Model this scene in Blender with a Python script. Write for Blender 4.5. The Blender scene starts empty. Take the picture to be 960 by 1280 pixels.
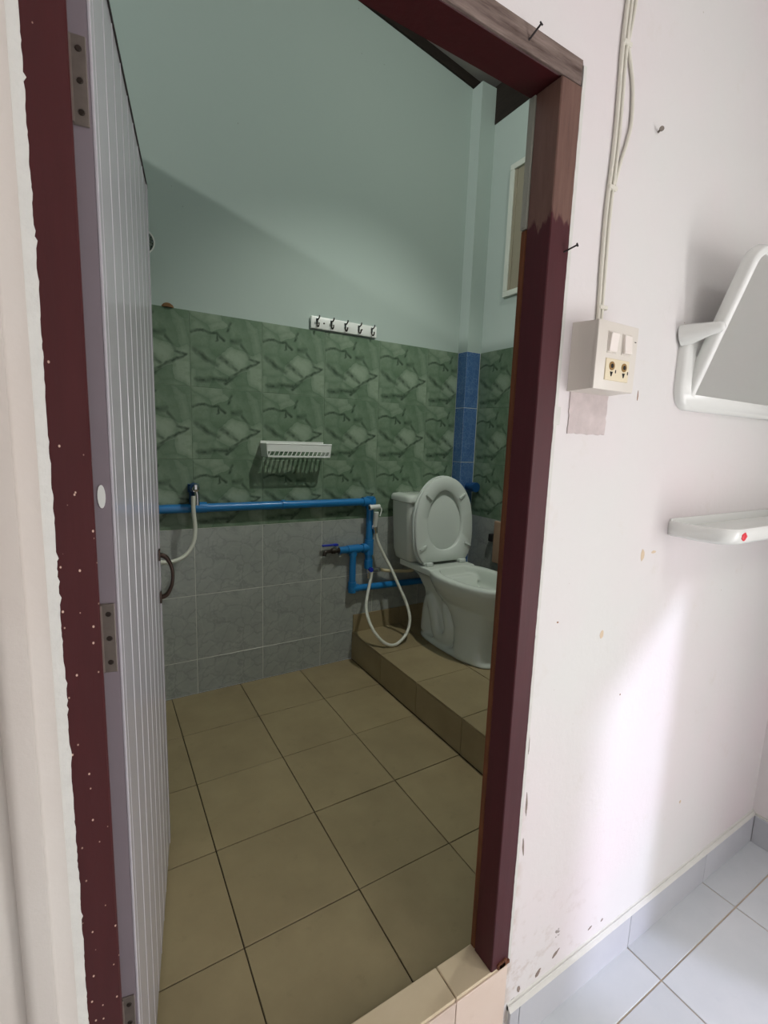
import bpy, bmesh, math, random
from mathutils import Vector, Matrix, Euler
random.seed(7)
S = bpy.context.scene
COL = S.collection

# ------------------------------------------------------------------ camera
F_PX = 596.68
cam_d = bpy.data.cameras.new('camera')
cam = bpy.data.objects.new('camera', cam_d); COL.objects.link(cam)
CAM_LOC = Vector((-0.2661, -1.0477, 1.2851))
CAM_ROT = Euler((1.42253, -0.03418, -0.54039), 'XYZ')
cam.location = CAM_LOC; cam.rotation_euler = CAM_ROT
cam_d.sensor_fit = 'VERTICAL'; cam_d.sensor_height = 36.0; cam_d.lens = F_PX / 1280 * 36
cam_d.clip_start = 0.02
S.camera = cam
RM = CAM_ROT.to_matrix()
def px(x, y, ax, v):
    """point of the plane ax = v that shows at pixel x, y"""
    d = RM @ Vector(((x - 480) / F_PX, -(y - 640) / F_PX, -1))
    i = 'xyz'.index(ax)
    return CAM_LOC + d * ((v - CAM_LOC[i]) / d[i])

# ------------------------------------------------------------------ exposure, world, lights
S.view_settings.view_transform = 'Standard'
S.view_settings.look = 'None'
S.view_settings.gamma = 1.0
S.view_settings.use_curve_mapping = False
S.view_settings.exposure = 0.0

W = bpy.data.worlds.new('world'); S.world = W; W.use_nodes = True
bg = W.node_tree.nodes['Background']
bg.inputs[0].default_value = (0.86, 0.94, 1.0, 1); bg.inputs[1].default_value = 0.8

def lamp(name, kind, loc, aim, energy, color, **kw):
    d = bpy.data.lights.new(name, kind); d.energy = energy; d.color = color
    for k, v in kw.items(): setattr(d, k, v)
    o = bpy.data.objects.new(name, d); COL.objects.link(o); o.location = loc
    o.rotation_euler = (Vector(aim) - Vector(loc)).to_track_quat('-Z', 'Y').to_euler()
    return o
# hazy low sun through the open doorway in the right-hand wall
SUN_D = Vector((-0.44, 0.90, -0.37)).normalized()
lamp('sun', 'SUN', (6, -8, 6), Vector((6, -8, 6)) + SUN_D, 1.8, (0.74, 0.76, 1.0), angle=math.radians(3.2))
# daylight of the open doorway in the right-hand wall
lamp('doorway_daylight', 'AREA', (1.98, -2.31, 0.70), (0.98, -2.31, 0.70), 54, (1.0, 0.97, 0.96), shape='RECTANGLE', size=0.88, size_y=1.78)
# daylight reaching over the low left wall of the bathroom
lamp('eaves_daylight', 'AREA', (-5.0, -1.0, 3.88), (0.5, 1.33, 2.6), 120, (1.0, 0.97, 0.96), shape='SQUARE', size=0.13)

# ------------------------------------------------------------------ materials
def lin(c): return tuple(((v / 255) / 12.92 if v / 255 <= .04045 else ((v / 255 + .055) / 1.055) ** 2.4) for v in c)
class N:
    def __init__(s, name):
        s.m = bpy.data.materials.new(name); s.m.use_nodes = True
        s.t = s.m.node_tree; s.p = s.t.nodes['Principled BSDF']; s.co = None
    def n(s, typ, **kw):
        nd = s.t.nodes.new('ShaderNode' + typ)
        for k, v in kw.items(): setattr(nd, k, v)
        return nd
    def put(s, sock, v):
        if isinstance(v, bpy.types.NodeSocket): s.t.links.new(v, sock)
        elif isinstance(v, (tuple, list)) and sock.type == 'RGBA' and len(v) == 3: sock.default_value = (*v, 1)
        else: sock.default_value = v
    def coords(s, kind='Object'):
        if kind == 'World': return s.n('NewGeometry').outputs['Position']
        return s.n('TexCoord').outputs[kind]
    def math(s, op, a, b=0.0, c=None, clamp=False):
        nd = s.n('Math', operation=op, use_clamp=clamp); s.put(nd.inputs[0], a); s.put(nd.inputs[1], b)
        if c is not None: s.put(nd.inputs[2], c)
        return nd.outputs[0]
    def vec(s, op, a, b=(0, 0, 0), out='Vector', scale=None):
        nd = s.n('VectorMath', operation=op); s.put(nd.inputs[0], a)
        if scale is not None: s.put(nd.inputs['Scale'], scale)
        else: s.put(nd.inputs[1], b)
        return nd.outputs[out]
    def noise(s, co, scale, detail=3, rough=.55, out=0, dist=0):
        nd = s.n('TexNoise'); s.put(nd.inputs['Vector'], co); s.put(nd.inputs['Scale'], scale)
        s.put(nd.inputs['Detail'], detail); s.put(nd.inputs['Roughness'], rough); s.put(nd.inputs['Distortion'], dist)
        return nd.outputs[out]
    def voro(s, co, scale, feature='F1', out=0, rand=1.0):
        nd = s.n('TexVoronoi', feature=feature); s.put(nd.inputs['Vector'], co); s.put(nd.inputs['Scale'], scale)
        s.put(nd.inputs['Randomness'], rand); return nd.outputs[out]
    def rng(s, v, a, b, c=0.0, d=1.0):
        nd = s.n('MapRange'); s.put(nd.inputs[0], v)
        for i, q in enumerate((a, b, c, d)): s.put(nd.inputs[i + 1], q)
        return nd.outputs[0]
    def mix(s, f, a, b, blend='MIX'):
        nd = s.n('Mix', data_type='RGBA', blend_type=blend)
        s.put(nd.inputs[0], f); s.put(nd.inputs[6], a); s.put(nd.inputs[7], b); return nd.outputs[2]
    def bump(s, h, strength=.3, dist=.002):
        nd = s.n('Bump'); s.put(nd.inputs['Strength'], strength); s.put(nd.inputs['Distance'], dist); s.put(nd.inputs['Height'], h)
        s.t.links.new(nd.outputs[0], s.p.inputs['Normal'])
    def done(s, col, rough=.5, metal=0.0, spec=.5, coat=0.0):
        s.put(s.p.inputs['Base Color'], col); s.put(s.p.inputs['Roughness'], rough); s.put(s.p.inputs['Metallic'], metal)
        s.put(s.p.inputs['Specular IOR Level'], spec); s.put(s.p.inputs['Coat Weight'], coat); return s.m

def plain(name, c, rough=.5, var=.06, scale=14, metal=0, spec=.5, coat=0, bump=0, bscale=90, space='Object'):
    q = N(name); co = q.coords(space); c = lin(c)
    f = q.noise(co, scale, 4)
    col = q.mix(f, tuple(v * (1 - var) for v in c), tuple(min(1, v * (1 + var)) for v in c))
    if bump: q.bump(q.noise(co, bscale, 3), bump, .002)
    return q.done(col, rough, metal, spec, coat)

M = {}
def wall_paint(name, c, warm, dirt):
    q = N(name); co = q.coords('World'); c = lin(c); w = lin(warm)
    col = q.mix(q.rng(q.noise(co, 1.6, 4), .35, .7), c, w)
    col = q.mix(q.rng(q.noise(co, 9, 5, .7), .62, .8, 0, .25), col, lin((205, 196, 178)))
    spots = q.rng(q.voro(co, 23), .02, .05, 1, 0)
    keep = q.rng(q.noise(co, 5.3, 2), .60, .64)
    col = q.mix(q.math('MULTIPLY', spots, keep), col, lin((150, 132, 112)))
    if dirt:     # scuffs and flaked paint low on the wall, beside the door frame
        sx = q.n('SeparateXYZ'); q.put(sx.inputs[0], co)
        low = q.rng(sx.outputs[2], -.10, .26, 1, 0); near = q.rng(sx.outputs[0], .53, .98, 1, 0)
        reg = q.math('MULTIPLY', low, near)
        n1 = q.noise(q.vec('MULTIPLY', co, (1.0, 1.0, 1.25)), 22, 5, .65)
        stain = q.math('MULTIPLY', q.rng(n1, .55, .72), reg)
        col = q.mix(q.math('MULTIPLY', stain, .75), col, lin((176, 156, 138)))
        n2 = q.noise(co, 13, 4, .6, dist=.6)
        fl = q.math('MULTIPLY', q.rng(n2, .665, .685), q.rng(reg, .32, .40))
        col = q.mix(fl, col, lin((124, 112, 104)))
        edge = q.math('MULTIPLY', q.rng(sx.outputs[0], .536, .565, 1, 0), q.rng(sx.outputs[2], .1, .7, 1, 0))
        col = q.mix(q.math('MULTIPLY', q.math('MULTIPLY', edge, q.rng(q.noise(co, 30, 4), .45, .65)), .5), col, lin((170, 140, 105)))
    q.bump(q.noise(co, 45, 5, .6), .22, .004)
    return q.done(col, .62, 0, .3)
M['wall'] = wall_paint('off_white_wall_paint', (221, 221, 218), (226, 217, 218), True)
M['wall_plain'] = wall_paint('off_white_wall_paint_clean', (221, 221, 218), (226, 217, 218), False)
M['wall_left'] = wall_paint('cream_plaster', (204, 199, 192), (196, 186, 177), False)
M['plaster'] = plain('chipped_white_plaster', (212, 212, 206), .7, .08, 40, bump=.5)
M['raw_plaster'] = plain('bare_pinkish_plaster', (202, 190, 188), .85, .2, 38, bump=.8, bscale=70)

def mint():
    q = N('mint_wall_paint'); co = q.coords('World')
    col = q.mix(q.noise(co, 1.2, 3), lin((166, 182, 174)), lin((174, 187, 179)))
    sp = q.math('MULTIPLY', q.rng(q.voro(co, 14), .02, .05, 1, 0), q.rng(q.noise(co, 4, 2), .58, .6))
    col = q.mix(q.math('MULTIPLY', sp, .5), col, lin((110, 112, 100)))
    q.bump(q.noise(co, 30, 4), .12, .004)
    return q.done(col, .8, 0, .2)
M['mint'] = mint()

def green_tile():
    q = N('green_marbled_tile'); T = .33
    p = q.vec('SCALE', q.coords(), scale=1 / T)
    sx = q.n('SeparateXYZ'); q.put(sx.inputs[0], p)
    cb = q.n('CombineXYZ'); q.put(cb.inputs[0], sx.outputs[0]); q.put(cb.inputs[1], sx.outputs[2])
    uv = cb.outputs[0]
    wob = q.vec('SCALE', q.vec('SUBTRACT', q.noise(uv, 5, 3, .6, out=1), (.5, .5, .5)), scale=.10)
    d = q.vec('MULTIPLY', q.vec('ADD', uv, wob), (1, 1, 0))
    f1 = q.voro(d, 3.1, 'F1', 'Color'); f2 = q.voro(d, 3.1, 'DISTANCE_TO_EDGE', 'Distance')
    g = q.n('SeparateColor'); q.put(g.inputs[0], f1)
    soft = q.noise(d, 3.5, 4, .6)
    tone = q.math('ADD', q.math('MULTIPLY', soft, .65), q.math('MULTIPLY', g.outputs[0], .35))
    col = q.mix(q.rng(tone, .25, .72), lin((88, 112, 88)), lin((138, 155, 134)))
    col = q.mix(q.rng(q.noise(d, 9, 4, .7), .5, .75, 0, .45), col, lin((92, 112, 84)))
    col = q.mix(q.rng(f2, 0, .16, .35, 0), col, lin((72, 98, 74)))
    acc = None
    strokes = [((.02, .72), (.13, .76), .010), ((.13, .76), (.36, .75), .010), ((.36, .75), (.44, .67), .013), ((.37, .74), (.36, .64), .008),
               ((.56, .68), (.68, .67), .020), ((.70, .65), (.80, .46), .013), ((.80, .46), (.95, .43), .010), ((.06, .50), (.22, .38), .022),
               ((.22, .38), (.37, .33), .018), ((.93, .43), (.66, .24), .013), ((.66, .24), (.46, .08), .013), ((.08, .10), (.48, .13), .020),
               ((.48, .13), (.62, .20), .014), ((.56, .92), (.49, .80), .011), ((.40, .44), (.62, .28), .020)]
    for a, b, w in strokes:
        A = Vector((*a, 0)); D = Vector((*b, 0)) - A
        pa = q.vec('SUBTRACT', d, tuple(A))
        t = q.math('MULTIPLY', q.vec('DOT_PRODUCT', pa, tuple(D), out='Value'), 1 / D.length_squared, clamp=True)
        e = q.vec('LENGTH', q.vec('SUBTRACT', pa, q.vec('SCALE', tuple(D), scale=t)), out='Value')
        k = q.rng(e, w * .4, w * 2.6, 1, 0)
        acc = k if acc is None else q.math('MAXIMUM', acc, k)
    acc = q.math('MULTIPLY', acc, q.rng(q.noise(uv, 7, 2), .3, .6, .25, 1.0))
    col = q.mix(q.math('MULTIPLY', acc, .85), col, lin((34, 54, 38)))
    q.bump(q.noise(uv, 12, 2), .05, .003)
    return q.done(col, .4, 0, .3)
M['green_tile'] = green_tile()

def grey_tile():
    q = N('grey_veined_tile'); p = q.vec('SCALE', q.coords(), scale=1 / .33)
    wob = q.vec('SCALE', q.vec('SUBTRACT', q.noise(p, 4, 3, .6, out=1), (.5, .5, .5)), scale=.25)
    d = q.vec('ADD', p, wob)
    col = q.mix(q.noise(d, 3, 5, .65), lin((134, 141, 135)), lin((170, 174, 167)))
    v = q.voro(d, 4.5, 'DISTANCE_TO_EDGE', 'Distance')
    col = q.mix(q.math('MULTIPLY', q.rng(v, .0, .07, 1, 0), q.rng(q.noise(p, 5, 2), .3, .6, .1, .45)), col, lin((112, 120, 115)))
    v2 = q.voro(q.vec('ADD', d, (3.1, 1.7, .4)), 2.6, 'DISTANCE_TO_EDGE', 'Distance')
    col = q.mix(q.rng(v2, .0, .05, .12, 0), col, lin((192, 194, 188)))
    return q.done(col, .3, 0, .45)
M['grey_tile'] = grey_tile()

def blue_tile():
    q = N('blue_mottled_tile'); p = q.coords()
    col = q.mix(q.rng(q.noise(p, 22, 5, .7), .35, .7), lin((56, 92, 140)), lin((86, 120, 160)))
    col = q.mix(q.rng(q.voro(p, 30, 'DISTANCE_TO_EDGE', 'Distance'), 0, .04, .4, 0), col, lin((140, 164, 190)))
    return q.done(col, .3, 0, .45)
M['blue_tile'] = blue_tile()

def floor_tile(name, a, b, rough, stain):
    q = N(name); co = q.coords('World')
    r = q.n('ObjectInfo').outputs['Random']
    col = q.mix(q.rng(q.noise(co, 5, 5, .6), .3, .72), lin(a), lin(b))
    col = q.mix(q.rng(q.noise(co, 17, 4, .7), .60, .78, 0, .35), col, lin(stain))
    v = q.rng(r, 0, 1, .93, 1.05)
    cc = q.n('CombineXYZ')
    for i in range(3): q.put(cc.inputs[i], v)
    col = q.mix(1.0, col, cc.outputs[0], 'MULTIPLY')
    q.bump(q.noise(co, 60, 3), .05, .002)
    return q.done(col, rough, 0, .4)
M['beige_tile'] = floor_tile('beige_floor_tile', (140, 126, 95), (156, 142, 108), .42, (112, 101, 74))
M['cream_tile'] = floor_tile('cream_sill_tile', (206, 188, 156), (216, 200, 170), .4, (186, 164, 130))
M['riser_tile'] = floor_tile('pinkish_riser_tile', (216, 196, 180), (222, 204, 190), .4, (196, 172, 152))
M['white_tile'] = floor_tile('white_floor_tile', (208, 214, 218), (218, 222, 226), .22, (196, 204, 212))
M['skirting_tile'] = floor_tile('lilac_skirting_tile', (186, 188, 194), (192, 194, 198), .35, (178, 178, 184))
M['grout_dark'] = plain('dark_grout', (62, 52, 36), .9, .4, 20, space='World')
M['grout_tan'] = plain('tan_grout', (196, 180, 158), .9, .2, 6, space='World')
M['grout_green'] = plain('pale_grout', (112, 128, 108), .9, .15, 20, space='World')
M['grout_white'] = plain('white_grout', (206, 208, 198), .9, .1, 20, space='World')

def maroon(name, c, speck, worn):
    q = N(name); co = q.coords('World')
    st = q.vec('MULTIPLY', co, (1, 1, .12))
    base = q.mix(q.noise(st, 45, 4, .65), lin(tuple(v * .82 for v in c)), lin(c))
    if worn:
        sx = q.n('SeparateXYZ'); q.put(sx.inputs[0], co)
        h = q.math('ADD', sx.outputs[2], q.math('MULTIPLY', q.math('SUBTRACT', q.noise(q.vec('MULTIPLY', co, (1, 1, .35)), 55, 3), .5), .10))
        base = q.mix(q.rng(h, 1.70, 1.712), base, q.mix(q.noise(st, 60, 5, .7), lin((82, 56, 50)), lin((128, 98, 86))))
    if speck:
        v = q.voro(q.vec('MULTIPLY', co, (1, 1, .7)), 85)
        k = q.math('MULTIPLY', q.rng(v, .07, .12, 1, 0), q.rng(q.noise(co, 9, 2), .46, .50))
        base = q.mix(k, base, lin((206, 178, 160)))
        v = q.voro(q.vec('MULTIPLY', co, (1, 1, .45)), 17)
        k = q.math('MULTIPLY', q.rng(v, .07, .09, 1, 0), q.rng(q.noise(co, 6, 2), .45, .47))
        base = q.mix(k, base, lin((226, 216, 206)))
    q.bump(q.noise(st, 70, 4), .25, .002)
    return q.done(base, .5, 0, .28)
M['maroon'] = maroon('maroon_wood_paint', (70, 24, 26), True, False)
M['maroon_h'] = maroon('maroon_header_paint', (66, 20, 24), False, False)
M['maroon_r'] = maroon('maroon_wood_paint_worn_top', (77, 30, 36), False, True)
def grain(name, a, b, sc=(1, 1, .08)):
    q = N(name); co = q.vec('MULTIPLY', q.coords('World'), sc)
    col = q.mix(q.rng(q.noise(co, 60, 5, .7), .3, .7), lin(a), lin(b)); q.bump(q.noise(co, 80, 4), .4, .003)
    return q.done(col, .7, 0, .25)
M['bare_wood'] = grain('bare_brown_wood', (66, 36, 20), (112, 68, 40))
M['weathered'] = grain('weathered_grey_brown_wood', (70, 54, 48), (142, 126, 118), (.10, 1, 1))
M['timber_gap_dark'] = grain('dark_timber_and_gap_shade', (26, 22, 18), (44, 36, 30), (.1, .1, 1))
M['grey_strip'] = plain('grey_filler', (146, 148, 136), .8, .12, 30, bump=.4)
M['roof'] = plain('pale_roof_sheet', (150, 146, 140), .7, .12, 4)
M['pvc'] = plain('white_pvc_door', (178, 175, 180), .2, .02, 5, spec=.5)
M['pvc_edge'] = plain('grey_pvc_door_edge', (128, 118, 124), .6, .05, 6)
M['steel'] = plain('dull_steel', (122, 114, 106), .5, .25, 60, metal=.6)
M['chrome'] = plain('chrome', (200, 202, 204), .15, .02, 10, metal=1)
M['dark_screw'] = plain('dark_screw', (52, 44, 38), .5, .2, 60, metal=.5)
M['bronze'] = plain('dark_bronze', (58, 44, 36), .35, .25, 60, metal=.6)
M['black_iron'] = plain('black_iron', (32, 24, 24), .6, .3, 60)
M['ceramic'] = plain('white_ceramic', (202, 210, 200), .10, .015, 5, spec=.55)
M['seat_plastic'] = plain('white_seat_plastic', (206, 214, 206), .2, .015, 5)
M['tank_shade'] = M['ceramic']
M['white_plastic'] = plain('white_plastic', (226, 230, 224), .3, .02, 10)
M['white_hose'] = plain('white_hose', (206, 208, 194), .4, .03, 20)
M['cream_hose'] = plain('cream_hose', (196, 186, 150), .45, .05, 20)
M['blue_pvc'] = plain('blue_pvc_pipe', (28, 116, 176), .32, .10, 18)
M['blue_pvc_dark'] = plain('dark_blue_pvc', (20, 66, 112), .4, .1, 18)
M['blue_lever'] = plain('blue_lever_plastic', (30, 50, 165), .35, .1, 20)
M['box_plastic'] = plain('ivory_box_plastic', (220, 214, 204), .4, .03, 14)
M['socket'] = plain('yellowed_socket_plastic', (226, 214, 184), .4, .06, 40)
M['switch'] = plain('white_switch_plastic', (236, 228, 220), .35, .03, 20)
M['brass'] = plain('tarnished_brass', (150, 118, 66), .4, .25, 60, metal=.5)
M['holder'] = plain('faded_tan_plastic', (158, 132, 108), .6, .1, 20)
M['tape'] = plain('yellowed_tape_residue', (216, 196, 168), .7, .12, 60)
M['hole'] = plain('dark_hole', (16, 14, 12), .8, .1, 20)
M['shelf_plastic'] = plain('white_moulded_plastic', (232, 234, 230), .22, .015, 8, spec=.5)
M['red'] = plain('red_wax', (226, 24, 48), .35, .1, 60)
M['cable'] = plain('cream_cable_sheath', (220, 217, 204), .5, .05, 30)
M['window_frame'] = plain('white_window_frame', (200, 206, 194), .4, .04, 20)
M['louvre'] = plain('beige_frosted_glass', (142, 136, 116), .45, .08, 20)
M['mud'] = plain('brown_mud', (120, 88, 56), .9, .3, 90, bump=.8)
M['concrete'] = plain('grey_concrete', (150, 148, 140), .9, .1, 10)
def mirror_mat():
    q = N('mirror_glass'); co = q.coords()
    return q.done(q.mix(q.noise(co, 9, 4), lin((240, 248, 243)), lin((246, 251, 247))), .06, 1.0)
M['mirror'] = mirror_mat()

# ------------------------------------------------------------------ mesh helpers
class B:
    """collects shapes for one mesh"""
    def __init__(s): s.bm = bmesh.new()
    def box(s, x0, x1, y0, y1, z0, z1, bev=0, seg=1):
        r = bmesh.ops.create_cube(s.bm, size=1)
        for v in r['verts']:
            v.co = Vector(((x0 + x1) / 2 + v.co.x * (x1 - x0), (y0 + y1) / 2 + v.co.y * (y1 - y0), (z0 + z1) / 2 + v.co.z * (z1 - z0)))
        if bev:
            es = list({e for v in r['verts'] for e in v.link_edges})
            bmesh.ops.bevel(s.bm, geom=es, offset=bev, segments=seg, affect='EDGES', profile=.5)
        return s
    def prism(s, poly, axis, a, b):
        """outline poly (2-D) swept along axis from a to b"""
        def P(u, v, w): return {'x': (w, u, v), 'y': (u, w, v), 'z': (u, v, w)}[axis]
        A = [s.bm.verts.new(P(u, v, a)) for u, v in poly]; C = [s.bm.verts.new(P(u, v, b)) for u, v in poly]
        n = len(poly)
        for i in range(n): s.bm.faces.new((A[i], A[(i + 1) % n], C[(i + 1) % n], C[i]))
        s.bm.faces.new(A[::-1]); s.bm.faces.new(C); return s
    def rings(s, R, cap0=True, cap1=True, close=False):
        V = [[s.bm.verts.new(p) for p in r] for r in R]; n = len(R[0])
        pairs = list(zip(V, V[1:])) + ([(V[-1], V[0])] if close else [])
        for a, b in pairs:
            for i in range(n): s.bm.faces.new((a[i], a[(i + 1) % n], b[(i + 1) % n], b[i]))
        if not close:
            if cap0: s.bm.faces.new(V[0][::-1])
            if cap1: s.bm.faces.new(V[-1])
        return s
    def tube(s, pts, rad, n=12, caps=True):
        pts = [Vector(p) for p in pts]
        rad = rad if isinstance(rad, (list, tuple)) else [rad] * len(pts)
        tang = [(pts[min(i + 1, len(pts) - 1)] - pts[max(i - 1, 0)]) for i in range(len(pts))]
        for i, t in enumerate(tang):
            if t.length < 1e-9: tang[i] = tang[i - 1] if i else Vector((0, 0, 1))
            else: t.normalize()
        up = Vector((0, 0, 1)) if abs(tang[0].z) < .9 else Vector((1, 0, 0))
        nrm = tang[0].cross(up).normalized(); R = []
        for p, t, r in zip(pts, tang, rad):
            nrm = (nrm - t * nrm.dot(t)); nrm.normalize(); b = t.cross(nrm)
            R.append([p + (nrm * math.cos(2 * math.pi * k / n) + b * math.sin(2 * math.pi * k / n)) * r for k in range(n)])
        return s.rings(R, caps, caps)
    def xform(s, m): bmesh.ops.transform(s.bm, matrix=m, verts=s.bm.verts); return s
    def out(s, name, mat, parent=None, smooth=False, sharp=40):
        bmesh.ops.recalc_face_normals(s.bm, faces=s.bm.faces)
        me = bpy.data.meshes.new(name); s.bm.to_mesh(me); s.bm.free()
        if smooth:
            me.polygons.foreach_set('use_smooth', [True] * len(me.polygons))
            me.set_sharp_from_angle(angle=math.radians(sharp))
        me.materials.append(M[mat])
        o = bpy.data.objects.new(name, me); COL.objects.link(o)
        if parent: o.parent = parent
        return o
def smooth_path(P, k=6):
    P = [Vector(p) for p in P]; Q = [P[0]] + P + [P[-1]]; R = []
    for i in range(1, len(Q) - 2):
        a, b, c, d = Q[i - 1:i + 3]
        for j in range(k):
            t = j / k
            R.append(.5 * ((2 * b) + (c - a) * t + (2 * a - 5 * b + 4 * c - d) * t * t + (3 * b - a - 3 * c + d) * t ** 3))
    return R + [P[-1]]
def tag(o, label=None, cat=None, group=None, kind=None):
    for k, v in (('label', label), ('category', cat), ('group', group), ('kind', kind)):
        if v: o[k] = v
    return o
def empty(name, loc, label, cat, group=None, kind=None):
    o = bpy.data.objects.new(name, None); COL.objects.link(o); o.location = loc; o.empty_display_size = .05
    tag(o, label, cat, group, kind); bpy.context.view_layer.update(); return o
def part(b, name, mat, parent, smooth=False, sharp=40, label=None):
    """mesh given in world coordinates, hung under parent"""
    o = b.out(name, mat, parent, smooth, sharp)
    o.matrix_parent_inverse = Matrix.Translation(-parent.location)
    if label: o['label'] = label
    return o
TILES = {}
def tile(name, mat, parent, loc, size, rot=None, bev=.0012):
    """one tile; alike tiles share a mesh. size = extents along local x, y, z, corner at the origin"""
    key = (name, mat, tuple(round(v, 4) for v in size))
    if key not in TILES:
        o = B().box(0, size[0], 0, size[1], 0, size[2], bev).out(name, mat)
        TILES[key] = o.data
    else:
        o = bpy.data.objects.new(name, TILES[key]); COL.objects.link(o)
    o.parent = parent; o.matrix_parent_inverse = Matrix.Translation(-parent.location)
    o.location = loc
    if rot: o.rotation_euler = rot
    return o
def cuts(a, b, start, step):
    """joint positions a..b on the lattice start + k*step"""
    k = math.ceil((a - start) / step + 1e-6); L = [a]
    while start + k * step < b - 1e-6:
        L.append(start + k * step); k += 1
    return L + [b]

# ------------------------------------------------------------------ main dimensions (metres; bathroom floor z = 0)
YF, YI = -0.379, -0.305          # doorway wall: camera-room face, bathroom face
YB, YBW = 1.327, 1.335           # bathroom back wall: tile face, painted face
XR, XRT = 1.782, 1.774           # bathroom right wall: painted face, tile face
XL = -0.75                       # bathroom left wall
XC, YC = 1.668, 1.245            # corner column faces
ZS, ZO, ZP = 0.05, -0.213, 0.165 # door sill, camera-room floor, toilet platform
OX0, OX1, OZ = -0.270, 0.478, 1.94   # door opening
T = 0.33
def rooftop(x): return 3.35 - .152 * (x - 1.226)

# ------------------------------------------------------------------ setting: bathroom shell
floor_b = tag(B().box(XL, XR, YI, YBW, -.08, -.004).out('floor_bathroom', 'grout_dark'), 'bathroom floor of large beige tiles with thin dark joints', 'floor', kind='structure')
xs = cuts(XL, .98, 0, T); ys = cuts(YI, YB, 0, T)
ys = [y for y in ys if not (YB - .02 < y < YB)]
G = .0016
for a, b in zip(xs, xs[1:]):
    for c, d in zip(ys, ys[1:]):
        if b - a > .02 and d - c > .02:
            tile('floor_tile', 'beige_tile', floor_b, (a + G, c + G, -.008 + random.uniform(-.0006, .0006)), (b - a - 2 * G, d - c - 2 * G, .008), bev=.0008)

wall_back = B()
wall_back.prism([(XL - .1, 0), (XR + .1, 0), (XR + .1, rooftop(XR + .1)), (XL - .1, rooftop(XL - .1))], 'y', YBW, YBW + .1)
wall_back = tag(wall_back.out('wall_back', 'mint'), 'mint painted back wall above green and grey marbled tiles', 'wall', kind='structure')
part(B().box(XL, XC, YB + .0012, YBW, .84, 1.83), 'grout_bed', 'grout_green', wall_back)
part(B().box(XL, XC, YB + .0012, YBW, 0, .84), 'grout_bed', 'grout_white', wall_back)
wx = [x for x in cuts(XL, XC, .122, T)]
for r, (z0, z1) in enumerate([(1.50, 1.83), (1.17, 1.50), (.84, 1.17)]):
    for a, b in zip(wx, wx[1:]):
        tile('green_wall_tile', 'green_tile', wall_back, (a + .0008, YB, z0 + .0008), (b - a - .0016, .008, z1 - z0 - .0016))
for z0, z1 in [(.51, .84), (.18, .51), (0, .18)]:
    for a, b in zip(wx, wx[1:]):
        tile('grey_wall_tile', 'grey_tile', wall_back, (a + .0008, YB + .0004, z0 + .0008), (b - a - .0016, .008, z1 - z0 - .0016))
# beige skirting where the platform meets the back wall
for a, b in zip([.985, 1.31], [1.31, XC]):
    tile('skirting_tile', 'beige_tile', wall_back, (a + .001, YB - .008, ZP), (b - a - .002, .0085, .105))

wall_right = tag(B().box(XR, XR + .1, YI, YBW, 0, 3.09).out('wall_right', 'mint'), 'mint painted right bathroom wall with green and grey tiles, behind the toilet', 'wall', kind='structure')
part(B().box(XRT + .0012, XR, YI, YC, ZP, 1.83), 'grout_bed', 'grout_green', wall_right)
ry = cuts(YI, YC, YC - 6 * T, T); R90 = (0, 0, -math.pi / 2)
for z0, z1, nm, mt in [(1.50, 1.83, 'green_wall_tile', 'green_tile'), (1.17, 1.50, 'green_wall_tile', 'green_tile'), (.84, 1.17, 'green_wall_tile', 'green_tile'), (.51, .84, 'grey_wall_tile', 'grey_tile'), (ZP, .51, 'grey_wall_tile', 'grey_tile')]:
    for a, b in zip(ry, ry[1:]):
        if b - a > .02: tile(nm, mt, wall_right, (XRT, b - .0008, z0 + .0008), (b - a - .0016, .008, z1 - z0 - .0016), R90)

column = tag(B().box(XC + .005, XR, YC + .005, YBW, ZP, 3.275).out('corner_column', 'mint'), 'square corner column, mint paint above blue tiles, behind the toilet', 'column', kind='structure')
part(B().box(XC + .001, XR, YC + .001, YBW, ZP, 1.83), 'grout_bed', 'grout_white', column)
for z0, z1 in [(1.50, 1.83), (1.17, 1.50), (.84, 1.17), (.51, .84), (ZP, .51)]:
    tile('blue_wall_tile', 'blue_tile', column, (XC, YBW - .009, z0 + .0012), (YBW - .009 - YC - .0012, .006, z1 - z0 - .0024), R90)
    tile('blue_wall_tile', 'blue_tile', column, (XC + .0012, YC, z0 + .0012), (XRT - XC - .003, .006, z1 - z0 - .0024))

wall_left = tag(B().box(XL - .1, XL, YI, YBW, 0, 2.61).out('wall_left', 'mint'), 'low mint bathroom wall hidden behind the open door', 'wall', kind='structure')
# platform under the toilet
plat = tag(B().box(.990, XR, YI, YBW, 0, ZP - .004).out('toilet_platform', 'grout_dark'), 'raised platform of beige tiles under the toilet', 'platform', kind='structure')
py_ = [y for y in cuts(YI, YB, 0, T) if not (YB - .02 < y < YB)]
for c, d in zip(py_, py_[1:]):
    tile('riser_tile', 'beige_tile', plat, (.982, d - G, 0), (d - c - 2 * G, .009, ZP - .0085), R90, .0008)
    for a, b in ((.982, 1.31), (1.31, 1.64), (1.64, XRT)):
        if d - c > .02: tile('platform_tile', 'beige_tile', plat, (a + G * (a > 1), c + G, ZP - .007), (b - a - 2 * G, d - c - 2 * G, .007), bev=.0008)
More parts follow.
